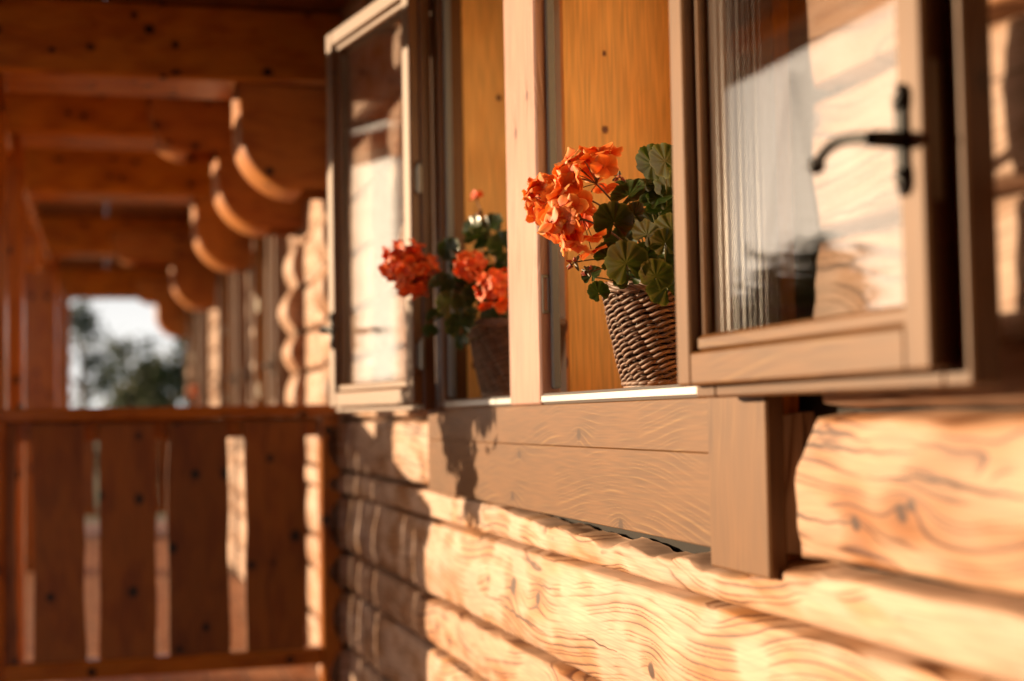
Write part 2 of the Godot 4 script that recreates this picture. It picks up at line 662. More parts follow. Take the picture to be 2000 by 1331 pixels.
# a window: casing, sill, mullion, boarded back, two sashes opened flat against the wall
func window(h: Node3D, zn: float, zf: float, main: bool) -> void:
	var w := group_node("window", h)
	var cw := 0.19 if main else 0.12
	var jn := zn - cw
	var jf := zf + (0.21 if main else 0.12)
	var top := 2.12
	slab("casing_board", Vector3(0.0, 0.79, jn), Vector3(0.026, top + 0.1, zn), 0.003, 1, M.casing, w)
	slab("casing_board", Vector3(0.0, 1.0225, zf), Vector3(0.026, top + 0.1, jf), 0.003, 1, M.casing, w)
	slab("casing_head", Vector3(0.003, top - 0.05, jf), Vector3(0.028, top + 0.1, jn), 0.003, 2, M.casing, w)
	slab("apron_board", Vector3(0.004, 0.815, zf + 0.001), Vector3(0.03, 0.9448, jn - 0.001), 0.0012, 2, M.casing, w)
	slab("apron_board", Vector3(0.004, 0.9452, zf + 0.001), Vector3(0.03, 1.022, jn - 0.001), 0.0012, 2, M.casing, w)
	# the box of the frame behind the casing boards
	slab("jamb", Vector3(0.0265, 0.80, jn + 0.004), Vector3(0.062, top, zn - 0.03), 0.002, 1, M.beam, w)
	slab("jamb", Vector3(0.0265, 0.78, zf + 0.012), Vector3(0.062, top, jf - 0.004), 0.002, 1, M.casing, w)
	slab("sill", Vector3(-0.002, 1.0225, jf + 0.002), Vector3(0.06, 1.043, jn - 0.002), 0.005, 2, M.aluminium, w)
	slab("inner_sill", Vector3(0.0605, 1.0, jf - 0.05), Vector3(0.32, 1.0435, jn + 0.05), 0.003, 2, M.pine, w)
	# the boarded recess behind the frame
	var zb := jn + 0.02
	while zb > jf - 0.03:
		var z2 := maxf(zb - 0.29, jf - 0.03)
		slab("back_board", Vector3(0.30, 1.0, z2 + 0.0008), Vector3(0.32, top + 0.1, zb), 0.002, 1, M.bounce_pale, w)  # unseen back, made pale to throw sun onto the side boards
		zb = z2
	var sides := [[jn + 0.005, 1.0], [jf - 0.005, -1.0]]
	if main:
		sides.append([-2.735, -1.0])
	for q: Array in sides:
		slab("side_board", Vector3(0.0625, 1.0, q[0] - (0.02 if q[1] < 0.0 else 0.0)), Vector3(0.2995, top + 0.1, q[0] + (0.0 if q[1] < 0.0 else 0.02)), 0.001, 1, M.pine, w)
	slab("recess_top", Vector3(0.064, top + 0.1, jf - 0.05), Vector3(0.32, top + 0.13, jn + 0.05), 0.0, 2, M.pine, w)
	# grey weather seal on the far jamb
	slab("weather_seal", Vector3(0.012, 1.05, jf + 0.0005), Vector3(0.030, top, jf + 0.013), 0.003, 1, M.gasket, w)
	if main:
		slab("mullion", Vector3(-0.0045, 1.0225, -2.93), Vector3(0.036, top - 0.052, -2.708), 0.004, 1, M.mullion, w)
		slab("weather_seal", Vector3(0.017, 1.052, -2.7075), Vector3(0.034, top - 0.06, -2.695), 0.003, 1, M.gasket, w)
		var sp := new_arr()
		for b: Array in [[0.0, 0.034, 0.014, 0.007], [0.0, -0.034, 0.014, 0.007], [0.0055, 0.0, 0.003, 0.064], [-0.0055, 0.0, 0.003, 0.064]]:
			add_box(sp, Vector3(b[2], b[3], 0.003), 0.001, 1, Vector3(b[0], b[1], 0.0))
		part("strike_plate", commit(sp), M.steel, w, at(0.009, 1.233, -2.7065))
		sash(w, 1.0, Transform3D(Basis(Vector3(0, 0, 1), Vector3(0, 1, 0), Vector3(-1, 0, 0)), Vector3(-0.08, 1.036, -1.816)), 0.62, 1.07)
		var g := deg_to_rad(11.0)
		sash(w, -1.0, Transform3D(Basis(Vector3(sin(g), 0, cos(g)), Vector3(0, 1, 0), Vector3(-cos(g), 0, sin(g))), Vector3(-0.07, 1.036, -3.6)), 0.62, 1.07)
	else:
		var sw := (jn - jf) * 0.5
		sash(w, 1.0, Transform3D(Basis(Vector3(0, 0, 1), Vector3(0, 1, 0), Vector3(-1, 0, 0)), Vector3(-0.07, 1.036, jn)), sw, 1.05)
		sash(w, -1.0, Transform3D(Basis(Vector3(0, 0, 1), Vector3(0, 1, 0), Vector3(-1, 0, 0)), Vector3(-0.07, 1.036, jf)), sw, 1.05)


# local x from the hinge (times s), y up, z out of the inner face
func sash(w: Node3D, s: float, t: Transform3D, wd: float, ht: float) -> void:
	# a wing of the window is a part; its pieces are its sub-parts, so it lies in the house beside the window
	var o := group_node("window_sash", w.get_parent(), t)
	var f := 0.045
	var rail_h := 0.042
	var b := 0.016
	var bar := func(n: String, x0: float, x1: float, y0: float, y1: float, z0: float, z1: float, ch: float, ax: int, mat: Material) -> void:
		slab(n, Vector3(minf(x0 * s, x1 * s), y0, z0), Vector3(maxf(x0 * s, x1 * s), y1, z1), ch, ax, mat, o)
	bar.call("stile", 0.0, f, 0.0, ht, -0.027, 0.0, 0.003, 1, M.casing)
	bar.call("stile", wd - f, wd, 0.0, ht, -0.027, 0.0, 0.003, 1, M.casing)
	bar.call("rail", f, wd - f, 0.0, rail_h, -0.027, -0.0005, 0.003, 0, M.casing)
	bar.call("rail", f, wd - f, ht - rail_h, ht, -0.027, -0.0005, 0.003, 0, M.casing)
	# the wider flange behind
	bar.call("outer_stile", -0.004, f + b, -0.016, ht + 0.016, -0.060, -0.0275, 0.003, 1, M.casing_b)
	bar.call("outer_stile", wd - 0.024, wd + 0.024, -0.016, ht + 0.016, -0.060, -0.0275, 0.003, 1, M.casing_b)
	bar.call("outer_rail", f + b, wd - 0.024, -0.016, rail_h + b, -0.060, -0.0278, 0.003, 0, M.casing_b)
	bar.call("outer_rail", f + b, wd - 0.024, ht - rail_h - b, ht + 0.016, -0.060, -0.0278, 0.003, 0, M.casing_b)
	# glazing beads inside the opening
	bar.call("bead", f, f + b - 0.001, rail_h, ht - rail_h, -0.027, -0.016, 0.003, 1, M.casing)
	bar.call("bead", wd - f - b + 0.001, wd - f, rail_h, ht - rail_h, -0.027, -0.016, 0.003, 1, M.casing)
	bar.call("bead", f, wd - f, rail_h, rail_h + b + 0.006, -0.027, -0.010, 0.005, 0, M.casing)
	bar.call("bead", f, wd - f, ht - rail_h - b, ht - rail_h, -0.027, -0.014, 0.003, 0, M.casing)
	bar.call("spacer", f + b - 0.001, f + b + 0.004, rail_h + b, ht - rail_h - b, -0.052, -0.030, 0.0, 1, M.aluminium)
	bar.call("spacer", wd - 0.028, wd - 0.0235, rail_h + b, ht - rail_h - b, -0.052, -0.030, 0.0, 1, M.gasket)
	for z: float in [-0.029, -0.040, -0.052]:
		bar.call("pane", f + b - 0.004, wd - 0.026, rail_h + b - 0.004, ht - rail_h - b + 0.004, z - 0.004, z, 0.0, 1, M.glass)
	# handle: long plate with turned ends, drooping lever
	var a := new_arr()
	var hx := (wd - f * 0.72) * s
	add_box(a, Vector3(0.017, 0.060, 0.006), 0.002, 1, Vector3(hx, 0.216, 0.0035))
	for e: float in [-1.0, 1.0]:
		var bl := SphereMesh.new()
		bl.radius = 0.012
		bl.height = 0.024
		bl.radial_segments = 12
		bl.rings = 6
		add_mesh(a, bl, Transform3D(Basis().scaled(Vector3(1.1, 1.1, 0.4)), Vector3(hx, 0.216 + e * 0.035, 0.003)))
		var c := PackedVector3Array()
		for k in 7:
			c.append(Vector3(hx + sin(k * 0.6) * 0.006, 0.216 + e * (0.036 + k * 0.0026), 0.004))
		add_tube(a, c, 0.008, 0.003, 8)
	add_tube(a, PackedVector3Array([Vector3(hx, 0.216, 0.0), Vector3(hx, 0.216, 0.018), Vector3(hx, 0.216, 0.036)]), 0.009, 0.008, 10)
	var lv := PackedVector3Array()
	for k in 15:
		var q := k / 14.0
		lv.append(Vector3(hx - s * 0.108 * q, 0.216 + 0.010 * sin(q * PI * 0.75) - 0.014 * q * q, 0.036 + 0.006 * sin(q * PI)))
	add_tube(a, lv, 0.0062, 0.0052, 10)
	var kn := SphereMesh.new()
	kn.radius = 0.009
	kn.height = 0.018
	kn.radial_segments = 12
	kn.rings = 6
	add_mesh(a, kn, Transform3D(Basis(), lv[14]))
	part("handle", commit(a), M.iron, o)
	bar.call("lock_plate", wd - 0.0005, wd + 0.0015, 0.155, 0.285, -0.020, -0.008, 0.0005, 1, M.steel)
	for y: float in [0.12, 0.56]:
		var ha := new_arr()
		add_tube(ha, PackedVector3Array([Vector3(-0.010 * s, y - 0.035, -0.022), Vector3(-0.010 * s, y, -0.022), Vector3(-0.010 * s, y + 0.035, -0.022)]), 0.007, 0.007, 10)
		add_tube(ha, PackedVector3Array([Vector3(-0.010 * s, y + 0.035, -0.022), Vector3(-0.010 * s, y + 0.041, -0.022), Vector3(-0.010 * s, y + 0.046, -0.022)]), 0.0075, 0.002, 10)
		add_box(ha, Vector3(0.003, 0.06, 0.02), 0.0008, 1, Vector3(-0.002 * s, y, -0.020))
		part("hinge", commit(ha), M.steel, o)


func add_mesh(a: Dictionary, m: Mesh, t: Transform3D) -> void:
	var arr := m.surface_get_arrays(0)
	var b: int = a.v.size()
	for k in arr[Mesh.ARRAY_VERTEX].size():
		a.v.append(t * arr[Mesh.ARRAY_VERTEX][k])
		a.n.append((t.basis * arr[Mesh.ARRAY_NORMAL][k]).normalized())
		a.t.append(arr[Mesh.ARRAY_TEX_UV][k])
	for k: int in arr[Mesh.ARRAY_INDEX]:
		a.i.append(b + k)


# ---------------------------------------------------------------- porch
func timber_porch() -> void:
	var p := thing("timber_porch", "orange brown timber frame of posts and beams carrying the porch roof", "porch")
	for f in FRAME_Z.size():
		var z: float = FRAME_Z[f]
		slab("cross_beam", Vector3(-1.42, 2.19, z - 0.33), Vector3(0.03, 2.455, z), 0.012, 0, M.beam, p)
		if f != 2:
			slab("post", Vector3(-1.33 if f < 3 else -1.42, 0.0, z - 0.24), Vector3(-1.13, 2.188, z - 0.03), 0.012, 1, M.beam_b, p)
	for z: float in [4.0, 1.3, -1.6]:
		slab("cross_beam", Vector3(-1.42, 2.19, z - 0.33), Vector3(0.03, 2.455, z), 0.012, 0, M.beam, p)
		slab("post", Vector3(-1.33, 0.0, z - 0.24), Vector3(-1.13, 2.188, z - 0.03), 0.012, 1, M.beam_b, p)
	slab("header_beam", Vector3(-1.345, 2.1, -14.7), Vector3(-1.165, 2.186, 4.1), 0.012, 2, M.beam, p)
	for z: float in [-5.2]:
		var l := Vector3(-1.23, 1.62, z - 0.05)
		var u := Vector3(-1.23, 2.13, z + 0.46)
		part("knee_brace", cbox(Vector3(0.12, 0.12, 0.72), 0.01, 2), M.beam_b, p, Transform3D(Basis.looking_at(l - u, Vector3.UP), (l + u) * 0.5))
	slab("knee_brace", Vector3(-1.30, 1.83, -8.5), Vector3(-1.14, 2.03, -8.2), 0.012, 2, M.beam, p)
	# unseen boards added beside and behind the camera to cut sky light
	var zs := 4.1
	while zs > -1.8:
		slab("added_shade_board", Vector3(-1.375, 0.0, zs - 0.178), Vector3(-1.35, 2.1, zs), 0.004, 1, M.beam_b, p)
		zs -= 0.18
	var xs := -0.01
	while xs > -1.3:
		slab("added_shade_board", Vector3(xs - 0.178, 0.0, 4.05), Vector3(xs, 2.45, 4.08), 0.004, 1, M.beam_b, p)
		xs -= 0.18
	var x := 0.1
	while x > -1.75:
		slab("roof_board", Vector3(x - 0.178, 2.458, -14.8), Vector3(x, 2.485, 4.1), 0.004, 2, M.roof, p)
		x -= 0.18


func porch_railing() -> void:
	var r := thing("porch_railing", "brown railing of wide wavy edged upright boards crossing the porch", "railing", Vector3(0, 0, -5.25))
	slab("top_rail", Vector3(-2.1, 1.012, -0.075), Vector3(-0.002, 1.056, 0.025), 0.006, 0, M.beam_b, r)
	slab("upper_batten", Vector3(-2.1, 0.945, -0.066), Vector3(-0.075, 1.0115, -0.0265), 0.004, 0, M.beam_b, r)
	slab("bottom_rail", Vector3(-2.1, 0.145, -0.06), Vector3(-0.075, 0.205, 0.012), 0.006, 0, M.beam_b, r)
	slab("end_post", Vector3(-0.073, 0.0, -0.07), Vector3(-0.003, 1.0115, 0.010), 0.006, 1, M.beam_b, r)
	var gaps := [-0.106, -0.365, -0.622, -0.848, -1.068, -1.31, -1.55, -1.79, -2.03]
	var wid := [0.050, 0.052, 0.046, 0.050, 0.050, 0.04, 0.04, 0.04, 0.04]
	for k in gaps.size() - 1:
		var x1: float = gaps[k] - wid[k] * 0.5
		var x0: float = gaps[k + 1] + wid[k + 1] * 0.5
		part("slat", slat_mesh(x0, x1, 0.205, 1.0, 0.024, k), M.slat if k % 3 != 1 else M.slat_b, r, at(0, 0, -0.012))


	var far: Node3D = r.duplicate()
	far.name = numbered("porch_railing")
	far.position = Vector3(-0.03, 0, -14.4)
	far.set_meta("label", "second brown railing at the far end of the porch, glimpsed through the near railing's gaps")
	add_child(far)


# upright board with waney edges
func slat_mesh(x0: float, x1: float, y0: float, y1: float, th: float, k: int) -> ArrayMesh:
	var nz := noise(1.6, 500 + k, 3)
	var n := 22
	var l := PackedVector2Array()
	var rr := PackedVector2Array()
	for j in n:
		var y := lerpf(y0, y1, float(j) / (n - 1))
		l.append(Vector2(x0 + 0.012 * nz.get_noise_2d(y, 2.0), y))
		rr.append(Vector2(x1 + 0.012 * nz.get_noise_2d(y, 60.0), y))
	var a := new_arr()
	var uo := rng.randf()
	var vo := rng.randf_range(0.2, 0.5)
	for j in n - 1:
		for s: float in [-1.0, 1.0]:
			var z := s * th * 0.5
			face(a, [Vector3(l[j].x, l[j].y, z), Vector3(rr[j].x, rr[j].y, z), Vector3(rr[j + 1].x, rr[j + 1].y, z), Vector3(l[j + 1].x, l[j + 1].y, z)], Vector3(0, 0, s), 1, uo, vo)
		for e: Array in [[l, -1.0], [rr, 1.0]]:
			var p0: Vector2 = e[0][j]
			var p1: Vector2 = e[0][j + 1]
			var d := p1 - p0
			var nn: Vector3 = Vector3(d.y, -d.x, 0).normalized() * e[1]
			face(a, [Vector3(p0.x, p0.y, -th * 0.5), Vector3(p0.x, p0.y, th * 0.5), Vector3(p1.x, p1.y, th * 0.5), Vector3(p1.x, p1.y, -th * 0.5)], nn, 1, uo, vo)
	return commit(a)


func hanging_planter() -> void:
	var o := thing("hanging_planter", "dark hanging planter of trailing leaves under the porch eave, mirrored in the open sash", "planter", Vector3(-1.45, 1.28, -4.36))
	var bowl := SphereMesh.new()
	bowl.radius = 0.15
	bowl.height = 0.15
	bowl.is_hemisphere = true
	part("bowl", bowl, M.iron, o, Transform3D(Basis(Vector3.RIGHT, PI), Vector3(0, 0.05, 0)))
	var ch := new_arr()
	for k in 3:
		var g := k * TAU / 3.0
		add_tube(ch, PackedVector3Array([Vector3(cos(g) * 0.14, 0.05, sin(g) * 0.14), Vector3(cos(g) * 0.06, 0.5, sin(g) * 0.06), Vector3(0, 0.83, 0)]), 0.003, 0.003, 5)
	part("chain", commit(ch), M.iron, o)
	part("foliage", crown(1500, Vector3(0.21, 0.26, 0.21), 0.055, Color(0.03, 0.05, 0.015), Color(0.07, 0.10, 0.03), 31, 0.0), M.foliage, o, at(0, -0.02, 0))


# ---------------------------------------------------------------- baskets
func basket_radius(t: float) -> float:
	return 0.077 + 0.036 * pow(t, 0.85)


func baskets() -> void:
	var b := thing("wicker_basket", "round brown wicker basket on the sill beside the near open sash", "basket", Vector3(0.128, 1.045, -2.36), "wicker flower baskets on the window sill")
	var stakes := 18
	var rows := 19
	var hgt := 0.150
	var r0 := RandomNumberGenerator.new()
	r0.seed = 4
	for k in rows:
		var a := new_arr()
		var y := 0.012 + hgt * k / (rows - 1)
		for q in 2:
			var path := PackedVector3Array()
			var segs := stakes * 8
			var tilt := 0.0042
			var lift := r0.randf_range(-0.001, 0.001)
			for i in segs:
				var g := TAU * i / segs
				var ph := g * stakes * 0.5 + PI * q + k * 2.75
				var wv := sin(ph)
				var yy := y + tilt * cos(ph) + lift + 0.0008 * sin(g * 3.0 + k)
				path.append(Vector3(cos(g), 0, sin(g)) * (basket_radius(yy / 0.17) + 0.0052 * wv) + Vector3(0, yy, 0))
			path.append(path[0])
			var tone := r0.randf_range(0.7, 1.25)
			add_tube(a, path, 0.0029, 0.0029, 7, Color(0.155 * tone, 0.082 * tone, 0.052 * tone))
		part("woven_row", commit(a), M.wicker, b)
	var sa := new_arr()
	for i in stakes:
		var g := TAU * (i + 0.25) / stakes
		var c := PackedVector3Array()
		for j in 6:
			var t := j / 5.0
			c.append(Vector3(cos(g), 0, sin(g)) * (basket_radius(t) - 0.001) + Vector3(0, 0.004 + 0.162 * t, 0))
		add_tube(sa, c, 0.003, 0.003, 5, Color(0.05, 0.022, 0.012))
	part("stakes", commit(sa), M.wicker, b)
	# plaited rim and foot: slanting overlapping rods
	for e: Array in [["rim", 0.166, 0.0045, 34, 0.012, 1.0], ["foot", 0.0075, 0.0042, 30, 0.004, -1.0]]:
		for layer in 2:
			var a := new_arr()
			var n: int = e[3]
			for i in n:
				var c := PackedVector3Array()
				var tone := r0.randf_range(0.75, 1.3)
				for j in 7:
					var t := j / 6.0
					var g := TAU * (i + t * 2.3 + layer * 0.5) / n
					var rr: float = basket_radius(e[1] / 0.17) + 0.0065 * sin(PI * t) * (1.0 if layer == 0 else 0.35) - 0.001
					c.append(Vector3(cos(g) * rr, e[1] + e[4] * (t - 0.5) * e[5] + (0.006 if layer == 1 else 0.0) * e[5], sin(g) * rr))
				add_tube(a, c, e[2], e[2] * 0.8, 7, Color(0.18 * tone, 0.096 * tone, 0.06 * tone))
			part(e[0], commit(a), M.wicker, b)
	var disc := CylinderMesh.new()
	disc.top_radius = 0.098
	disc.bottom_radius = 0.07
	disc.height = 0.135
	disc.radial_segments = 28
	part("soil", disc, M.soil, b, at(0, 0.078, 0))
	var c2: Node3D = b.duplicate()
	c2.name = numbered("wicker_basket")
	c2.position = Vector3(0.125, 1.045, -3.33)
	c2.rotation.y = 0.7
	c2.set_meta("label", "dark blurred wicker basket behind the pale centre post of the window")
	add_child(c2)


# ---------------------------------------------------------------- geraniums
var leaf_meshes := []
var floret_meshes := []
var bud_mesh: ArrayMesh


func leaf_mesh(sd: int) -> ArrayMesh:
	var r := RandomNumberGenerator.new()
	r.seed = sd
	var na := 57
	var nr := 9
	var lobes := 9.0
	var fold := r.randf_range(0.02, 0.05)
	var cup := r.randf_range(0.12, 0.38)
	var bend := r.randf_range(-0.15, 0.2)
	var ph := r.randf() * TAU
	var pts := PackedVector3Array()
	var uv := PackedVector2Array()
	var cs := PackedColorArray()
	for j in nr:
		var q := float(j) / (nr - 1)
		for i in na:
			var g := lerpf(-2.86, 2.86, float(i) / (na - 1))
			var k := (g + 2.86) / 5.72 * lobes
			var fr := absf(fmod(k, 1.0) - 0.5) * 2.0   # 1 between lobes, 0 on a vein
			var rim := 1.0 - 0.10 * fr * fr + 0.025 * cos(g * 28.0) - 0.16 * pow(absf(g) / 2.86, 6.0)
			var rr := q * lerpf(1.0, rim, q)
			var z := cup * rr * rr + fold * rr * (fr - 0.5) * 1.6 + bend * rr * rr * sin(g * 2.0 + ph) + 0.035 * q * q * cos(g * 7.0 + ph) + 0.02 * q * sin(g * 3.0 + ph * 2.0) + 0.012 * q * q * cos(g * 19.0)
			pts.append(Vector3(sin(g) * rr, cos(g) * rr + 0.15, z))
			uv.append(Vector2(g, q))
			var vein := clampf(1.0 - fr * 9.0 / (0.6 + q), 0.0, 1.0)
			var zone := exp(-pow((q - 0.62) / 0.14, 2.0)) * 0.45
			var c := Color(0.026, 0.048, 0.011).lerp(Color(0.012, 0.021, 0.008), zone)
			c = c.lerp(Color(0.10, 0.14, 0.045), vein * 0.6)
			c = c.lerp(Color(0.10, 0.12, 0.05), clampf((q - 0.90) * 10.0, 0.0, 1.0) * 0.8)  # rim highlight put into the colour of the leaf edge
			cs.append(c)
	var a := new_arr()
	add_grid(a, na, nr, pts, uv, true, false, cs)
	return commit(a)


func floret_mesh(sd: int) -> ArrayMesh:
	var r := RandomNumberGenerator.new()
	r.seed = sd
	var a := new_arr()
	var nu := 9
	var nv := 8
	var pale: float = [0.0, 0.55, 0.15, 0.9, 0.3, 0.0][sd % 6]
	for p in 5:
		var g := TAU * p / 5.0 + r.randf_range(-0.15, 0.15)
		var tilt := r.randf_range(0.05, 0.45)
		var curl := r.randf_range(-0.35, 0.25)
		var wide := r.randf_range(0.46, 0.6)
		var len := r.randf_range(0.9, 1.08)
		var side := Vector3(-sin(g), cos(g), 0)
		var outw := Vector3(cos(g), sin(g), 0)
		var tone := r.randf_range(0.85, 1.1)
		var wav := r.randf() * TAU
		var pts := PackedVector3Array()
		var uv := PackedVector2Array()
		var cs := PackedColorArray()
		for j in nv:
			var v := float(j) / (nv - 1)
			var w := wide * pow(sin(PI * clampf(0.06 + 0.80 * pow(v, 0.85), 0.0, 1.0)), 0.75)
			for i in nu:
				var s := float(i) / (nu - 1) * 2.0 - 1.0
				var along := len * v * (1.0 - 0.10 * s * s * v) - (0.06 * (1.0 - absf(s)) if j == nv - 1 else 0.0)
				var z := sin(tilt) * along + curl * v * v - 0.18 * s * s * v + 0.05 * v * sin(s * 4.0 + wav) + p * 0.012
				pts.append(outw * along * cos(tilt) + side * w * s + Vector3(0, 0, z))
				uv.append(Vector2(s, v))
				var c := Color(0.90, 0.165, 0.012).lerp(Color(0.95, 0.33, 0.06).lerp(Color(0.98, 0.55, 0.20), pale), v * v)
				var streak := clampf(1.0 - absf(fmod(absf(s) * 2.4, 1.0) - 0.5) * 5.0, 0.0, 1.0) * (1.0 - v)
				c = c.lerp(Color(0.55, 0.03, 0.01), streak * 0.7 + 0.35 * exp(-v * 7.0))
				cs.append(Color(c.r * tone, c.g * tone, c.b * tone))
		add_grid(a, nu, nv, pts, uv, true, false, cs)
	# stamens in the throat
	for k in 4:
		var g := k * 1.6
		add_tube(a, PackedVector3Array([Vector3.ZERO, Vector3(cos(g) * 0.05, sin(g) * 0.05, 0.16), Vector3(cos(g) * 0.08, sin(g) * 0.08, 0.30)]), 0.02, 0.025, 5, Color(0.8, 0.35, 0.08))
	return commit(a)


func facing(n: Vector3, roll: float, size: float, at_p: Vector3) -> Transform3D:
	var z := n.normalized()
	var y := Vector3.UP - z * Vector3.UP.dot(z)
	if y.length() < 0.1:
		y = Vector3.RIGHT
	y = y.normalized().rotated(z, roll)
	var x := y.cross(z)
	return Transform3D(Basis(x * size, y * size, z * size), at_p)


func rv() -> Vector3:
	return Vector3(rng.randf_range(-1, 1), rng.randf_range(-1, 1), rng.randf_range(-1, 1))


func bent(p0: Vector3, p1: Vector3, sag: Vector3, n := 8) -> PackedVector3Array:
	var c := PackedVector3Array()
	for k in n:
		var t := float(k) / (n - 1)
		c.append(p0.lerp(p1, t) + sag * 4.0 * t * (1.0 - t))
	return c


# a flower head: florets round a joint j, mostly towards the direction lean
func umbel(o: Node3D, j: Vector3, lean: Vector3, reach: float, count: int, size: float, spread: float, from: Vector3, petal: Material = null) -> void:
	var head := group_node("flower_head", o, Transform3D(Basis(), j))
	var st := new_arr()
	add_tube(st, bent(from - j, Vector3.ZERO, Vector3(0, 0.008, 0)), 0.0019, 0.0015, 7, Color(0.09, 0.035, 0.018))
	for k in count:
		# even directions over the sphere, kept on the leaning side
		var gy := 1.0 - 2.0 * (k + 0.5) / count
		var ga := k * 2.39996
		var d := Vector3(cos(ga) * sqrt(1.0 - gy * gy), gy, sin(ga) * sqrt(1.0 - gy * gy))
		d = (d * spread + lean + rv() * 0.22).normalized()
		var rr := reach * rng.randf_range(0.70, 1.12)
		var p := d * rr
		add_tube(st, bent(Vector3.ZERO, p * 0.96, Vector3(0, 0.003, 0), 5), 0.0007, 0.0008, 5, Color(0.12, 0.05, 0.018))
		var n := (d + rv() * 0.6).normalized()
		part("floret", floret_meshes[(k + count) % floret_meshes.size()], petal if petal else M.petal, head, facing(n, rng.randf() * TAU, size * rng.randf_range(0.85, 1.12), p))
	part("stalks", commit(st), M.stem, head)


func buds(o: Node3D, j: Vector3, from: Vector3, count: int, size: float) -> void:
	var head := group_node("bud_cluster", o, Transform3D(Basis(), j))
	var st := new_arr()
	add_tube(st, bent(from - j, Vector3.ZERO, Vector3(0, 0.006, 0)), 0.0016, 0.0012, 6, Color(0.10, 0.05, 0.02))
	for k in count:
		var d := (rv() + Vector3(-0.3, 0.1, 0.1)).normalized() * size
		add_tube(st, PackedVector3Array([Vector3.ZERO, d * 0.4, d * 0.55]), 0.0007, 0.0007, 5, Color(0.12, 0.08, 0.03))
		add_tube(st, PackedVector3Array([d * 0.5, d * 0.62, d * 0.8, d * 0.95, d * 1.05]), 0.0034, 0.0012, 7, Color(0.10, 0.075, 0.035) if k % 3 else Color(0.3, 0.05, 0.02))
	part("buds", commit(st), M.stem, head)


func leaf(o: Node3D, base: Vector3, p: Vector3, n: Vector3, size: float, st: Dictionary) -> void:
	var t := facing(n, rng.randf_range(-0.9, 0.9), size, p)
	part("leaf", leaf_meshes[rng.randi() % leaf_meshes.size()], M.leaf, o, t)
	add_tube(st, bent(base, p - t.basis.z * 0.1, Vector3(0, 0.012, 0)), 0.0016, 0.0012, 6, Color(0.10, 0.10, 0.035))


